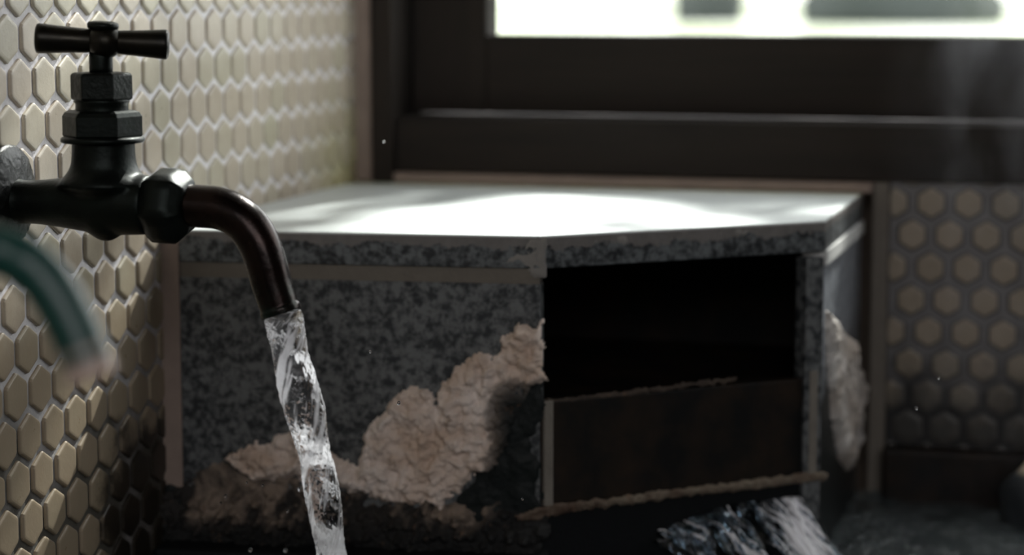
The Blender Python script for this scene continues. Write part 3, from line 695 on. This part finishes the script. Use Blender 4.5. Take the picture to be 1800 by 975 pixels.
# ------------------------------------------------------------------ stone at the right-hand edge of the water
V, F = [], []
nA, nB = 48, 26
for i in range(nB + 1):
    th = math.pi * i / nB
    for k in range(nA):
        ph = 2 * math.pi * k / nA; v = Vector((math.sin(th) * math.cos(ph), math.sin(th) * math.sin(ph), math.cos(th)))
        s_ = 1 + .10 * fbm(v * 1.4, 3); V.append((v.x * .045 * s_, v.y * .032 * s_, max(-1, v.z * 1.15) * .034 * s_))
for i in range(nB):
    for k in range(nA): F.append((i * nA + k, (i + 1) * nA + k, (i + 1) * nA + (k + 1) % nA, i * nA + (k + 1) % nA))
M_stone, nt, b = newmat('lime_capped_stone', roughness=.6)
k_ = mrange(nt, mth(nt, 'ADD', axis(nt, 2), mth(nt, 'MULTIPLY', nz(nt, 60, 4), .008)), -.2985, -.2930)
L(nt, mix(nt, k_, (.03, .035, .04), (.50, .42, .32)), b.inputs['Base Color'])
o = mk('rounded_stone', V, F, M_stone); o.location = (-.027, 1.44, -.323)
tag(o, 'rounded dark stone with pale tan cap standing in the bath water at the right edge', 'stone')

# ------------------------------------------------------------------ the garden outside
ZO = -.20
tag(box('ground', (-30, 30, 1.75, 80, ZO - .1, ZO), M_gravel), kind='structure')
# grass along the outer wall, just beyond the glass
gv, gf = [], []
for i in range(2600):
    x = random.uniform(-.62, 1.3); y = random.uniform(1.78, 2.05); h_ = random.uniform(.150, .172) + .012 * noise.noise(Vector((x * 12, y * 5, 0))); w_ = .0016
    a_ = random.uniform(0, 3.14); dx, dy = math.cos(a_) * w_, math.sin(a_) * w_; lx, ly = random.uniform(-.012, .012), random.uniform(-.012, .012); n = len(gv)
    gv += [(x - dx, y - dy, ZO), (x + dx, y + dy, ZO), (x + lx, y + ly, ZO + h_)]; gf.append((n, n + 1, n + 2))
o = mk('garden_grass', gv, gf, M_grass); tag(o, 'strip of green grass just outside the window', 'grass', kind='stuff')
def rock(x, y, sx, sy, sz, lab, seed):
    V, F = [], []
    for i in range(17):
        th = math.pi * i / 16
        for k in range(28):
            ph = 2 * math.pi * k / 28; v = Vector((math.sin(th) * math.cos(ph), math.sin(th) * math.sin(ph), math.cos(th)))
            s_ = 1 + .18 * fbm(v * 1.6 + Vector((seed, 0, 0)), 3); V.append((v.x * sx * s_, v.y * sy * s_, max(v.z, -.3) * sz * s_))
    for i in range(16):
        for k in range(28): F.append((i * 28 + k, (i + 1) * 28 + k, (i + 1) * 28 + (k + 1) % 28, i * 28 + (k + 1) % 28))
    o = mk('garden_rock', V, F, M_rock); o.location = (x, y, ZO + sz * .25); tag(o, lab, 'rock')
def G(px, py):
    return hit(px, py, (0, 0, ZO), AXZ)
p = G(1246, 44); rock(p.x, p.y, 66 / FPX * p.y, .3, .45, 'smaller blurred dark rock in the garden beyond the window', 1)
p = G(1590, 47); rock(p.x, p.y, 165 / FPX * p.y, .5, .5, 'wide blurred dark rock in the garden beyond the window', 5)

# tree shading the window: leaves leave gaps where sun falls on the ledge
patch = [hit(x, y, (0, 0, ZT), AXZ) for x, y in ((640, 408), (672, 385), (720, 368), (790, 361), (880, 363), (930, 352), (1000, 347), (1080, 350), (1120, 360), (1095, 374), (1010, 380), (985, 392), (1000, 410), (950, 417))]
P2 = [(q.x, q.y) for q in patch]
patch2 = [(q.x, q.y) for q in [hit(x, y, (0, 0, ZT), AXZ) for x, y in ((1130, 386), (1180, 377), (1240, 380), (1250, 390), (1150, 397))]]
def inside(poly, x, y):
    c = False
    for i in range(len(poly)):
        ax_, ay_ = poly[i]; bx_, by_ = poly[(i + 1) % len(poly)]
        if (ay_ > y) != (by_ > y) and x < (bx_ - ax_) * (y - ay_) / (by_ - ay_) + ax_: c = not c
    return c
lv, lf = [], []
cen = Vector((.15, 1.05, ZT)) + SUN_DIR * 4.0
e1 = SUN_DIR.cross(AXZ).normalized(); e2 = e1.cross(SUN_DIR)
for i in range(17000):
    a_, b_, c_ = random.uniform(-1.35, 1.35), random.uniform(-1.0, 1.0), random.uniform(-.25, .25)
    if (a_ / 1.35) ** 2 + (b_ / 1.0) ** 2 > 1: continue
    p = cen + e1 * a_ + e2 * b_ + SUN_DIR * c_; t = (p.z - ZT) / SUN_DIR.z; q = p - SUN_DIR * t
    L_ = random.uniform(.022, .034); m = L_ * .75
    if any(inside(pl, q.x + m * cx_, q.y + m * cy_ * 1.4) for pl in (P2, patch2) for cx_, cy_ in ((0, 0), (1, 0), (-1, 0), (0, 1), (0, -1))): continue
    dr = Vector((random.gauss(0, 1), random.gauss(0, 1), random.gauss(0, 1))).normalized(); nn = (SUN_DIR + Vector((random.gauss(0, .35), random.gauss(0, .35), random.gauss(0, .35)))).normalized()
    u_ = nn.cross(dr).normalized(); w_ = nn.cross(u_); n = len(lv)
    lv += [p - u_ * L_, p + w_ * L_ * .5, p + u_ * L_, p - w_ * L_ * .5]; lf.append((n, n + 1, n + 2, n + 3))
tree = empty('garden_tree', (1.9, cen.y + .6, ZO)); tag(tree, 'leafy tree in the garden that shades the window', 'tree')
o = mk('foliage', lv, lf, M_leaf, tree, smooth=False)
V, F = sweep(catmull([(1.9, cen.y + .6, ZO), (1.85, cen.y + .5, 1.0), (1.6, cen.y + .3, 2.0), (1.0, cen.y + .1, cen.z), (.2, cen.y, cen.z + .2)], 30), np.linspace(.10, .012, 30), 14)
mk('trunk', V, F, M_bark, tree)

# ------------------------------------------------------------------ thin steam drifting over the hot water
M_steam = bpy.data.materials.new('thin_steam'); M_steam.use_nodes = True; nt = M_steam.node_tree; nt.nodes.remove(nt.nodes['Principled BSDF'])
vol = N(nt, 'ShaderNodeVolumeScatter', i_Anisotropy=.45); vol.inputs['Color'].default_value = (.93, .95, 1, 1)
mp = N(nt, 'ShaderNodeMapping'); mp.inputs['Scale'].default_value = (1, 1, .38); mp.inputs['Rotation'].default_value = (0, .45, 0); L(nt, pos(nt), mp.inputs[0])
f = ramp(nt, nz(nt, 24, 4, .6, vec=mp.outputs[0], dist=1.6), [(.50, g(0)), (.72, g(1))])
fx = mth(nt, 'MULTIPLY', mrange(nt, axis(nt, 0), -.155, -.03), mrange(nt, axis(nt, 0), .16, .08))
fy = mth(nt, 'MULTIPLY', mrange(nt, axis(nt, 1), 1.29, 1.34), mrange(nt, axis(nt, 1), 1.478, 1.44))
fz = mth(nt, 'MULTIPLY', mrange(nt, axis(nt, 2), .05, -.04), mrange(nt, axis(nt, 2), -.326, -.20, .25, 1))
f = mth(nt, 'MULTIPLY', f, mth(nt, 'MULTIPLY', fx, mth(nt, 'MULTIPLY', fy, fz)))
L(nt, mth(nt, 'MULTIPLY', f, 2.6), vol.inputs['Density']); L(nt, vol.outputs[0], nt.nodes['Material Output'].inputs['Volume'])
V, F = boxvf(-.164, .16, 1.29, 1.478, -.326, .05)
o = mk('steam', V, F, M_steam, smooth=False); tag(o, 'thin wisps of steam rising from the hot water on the right', 'steam', kind='stuff')
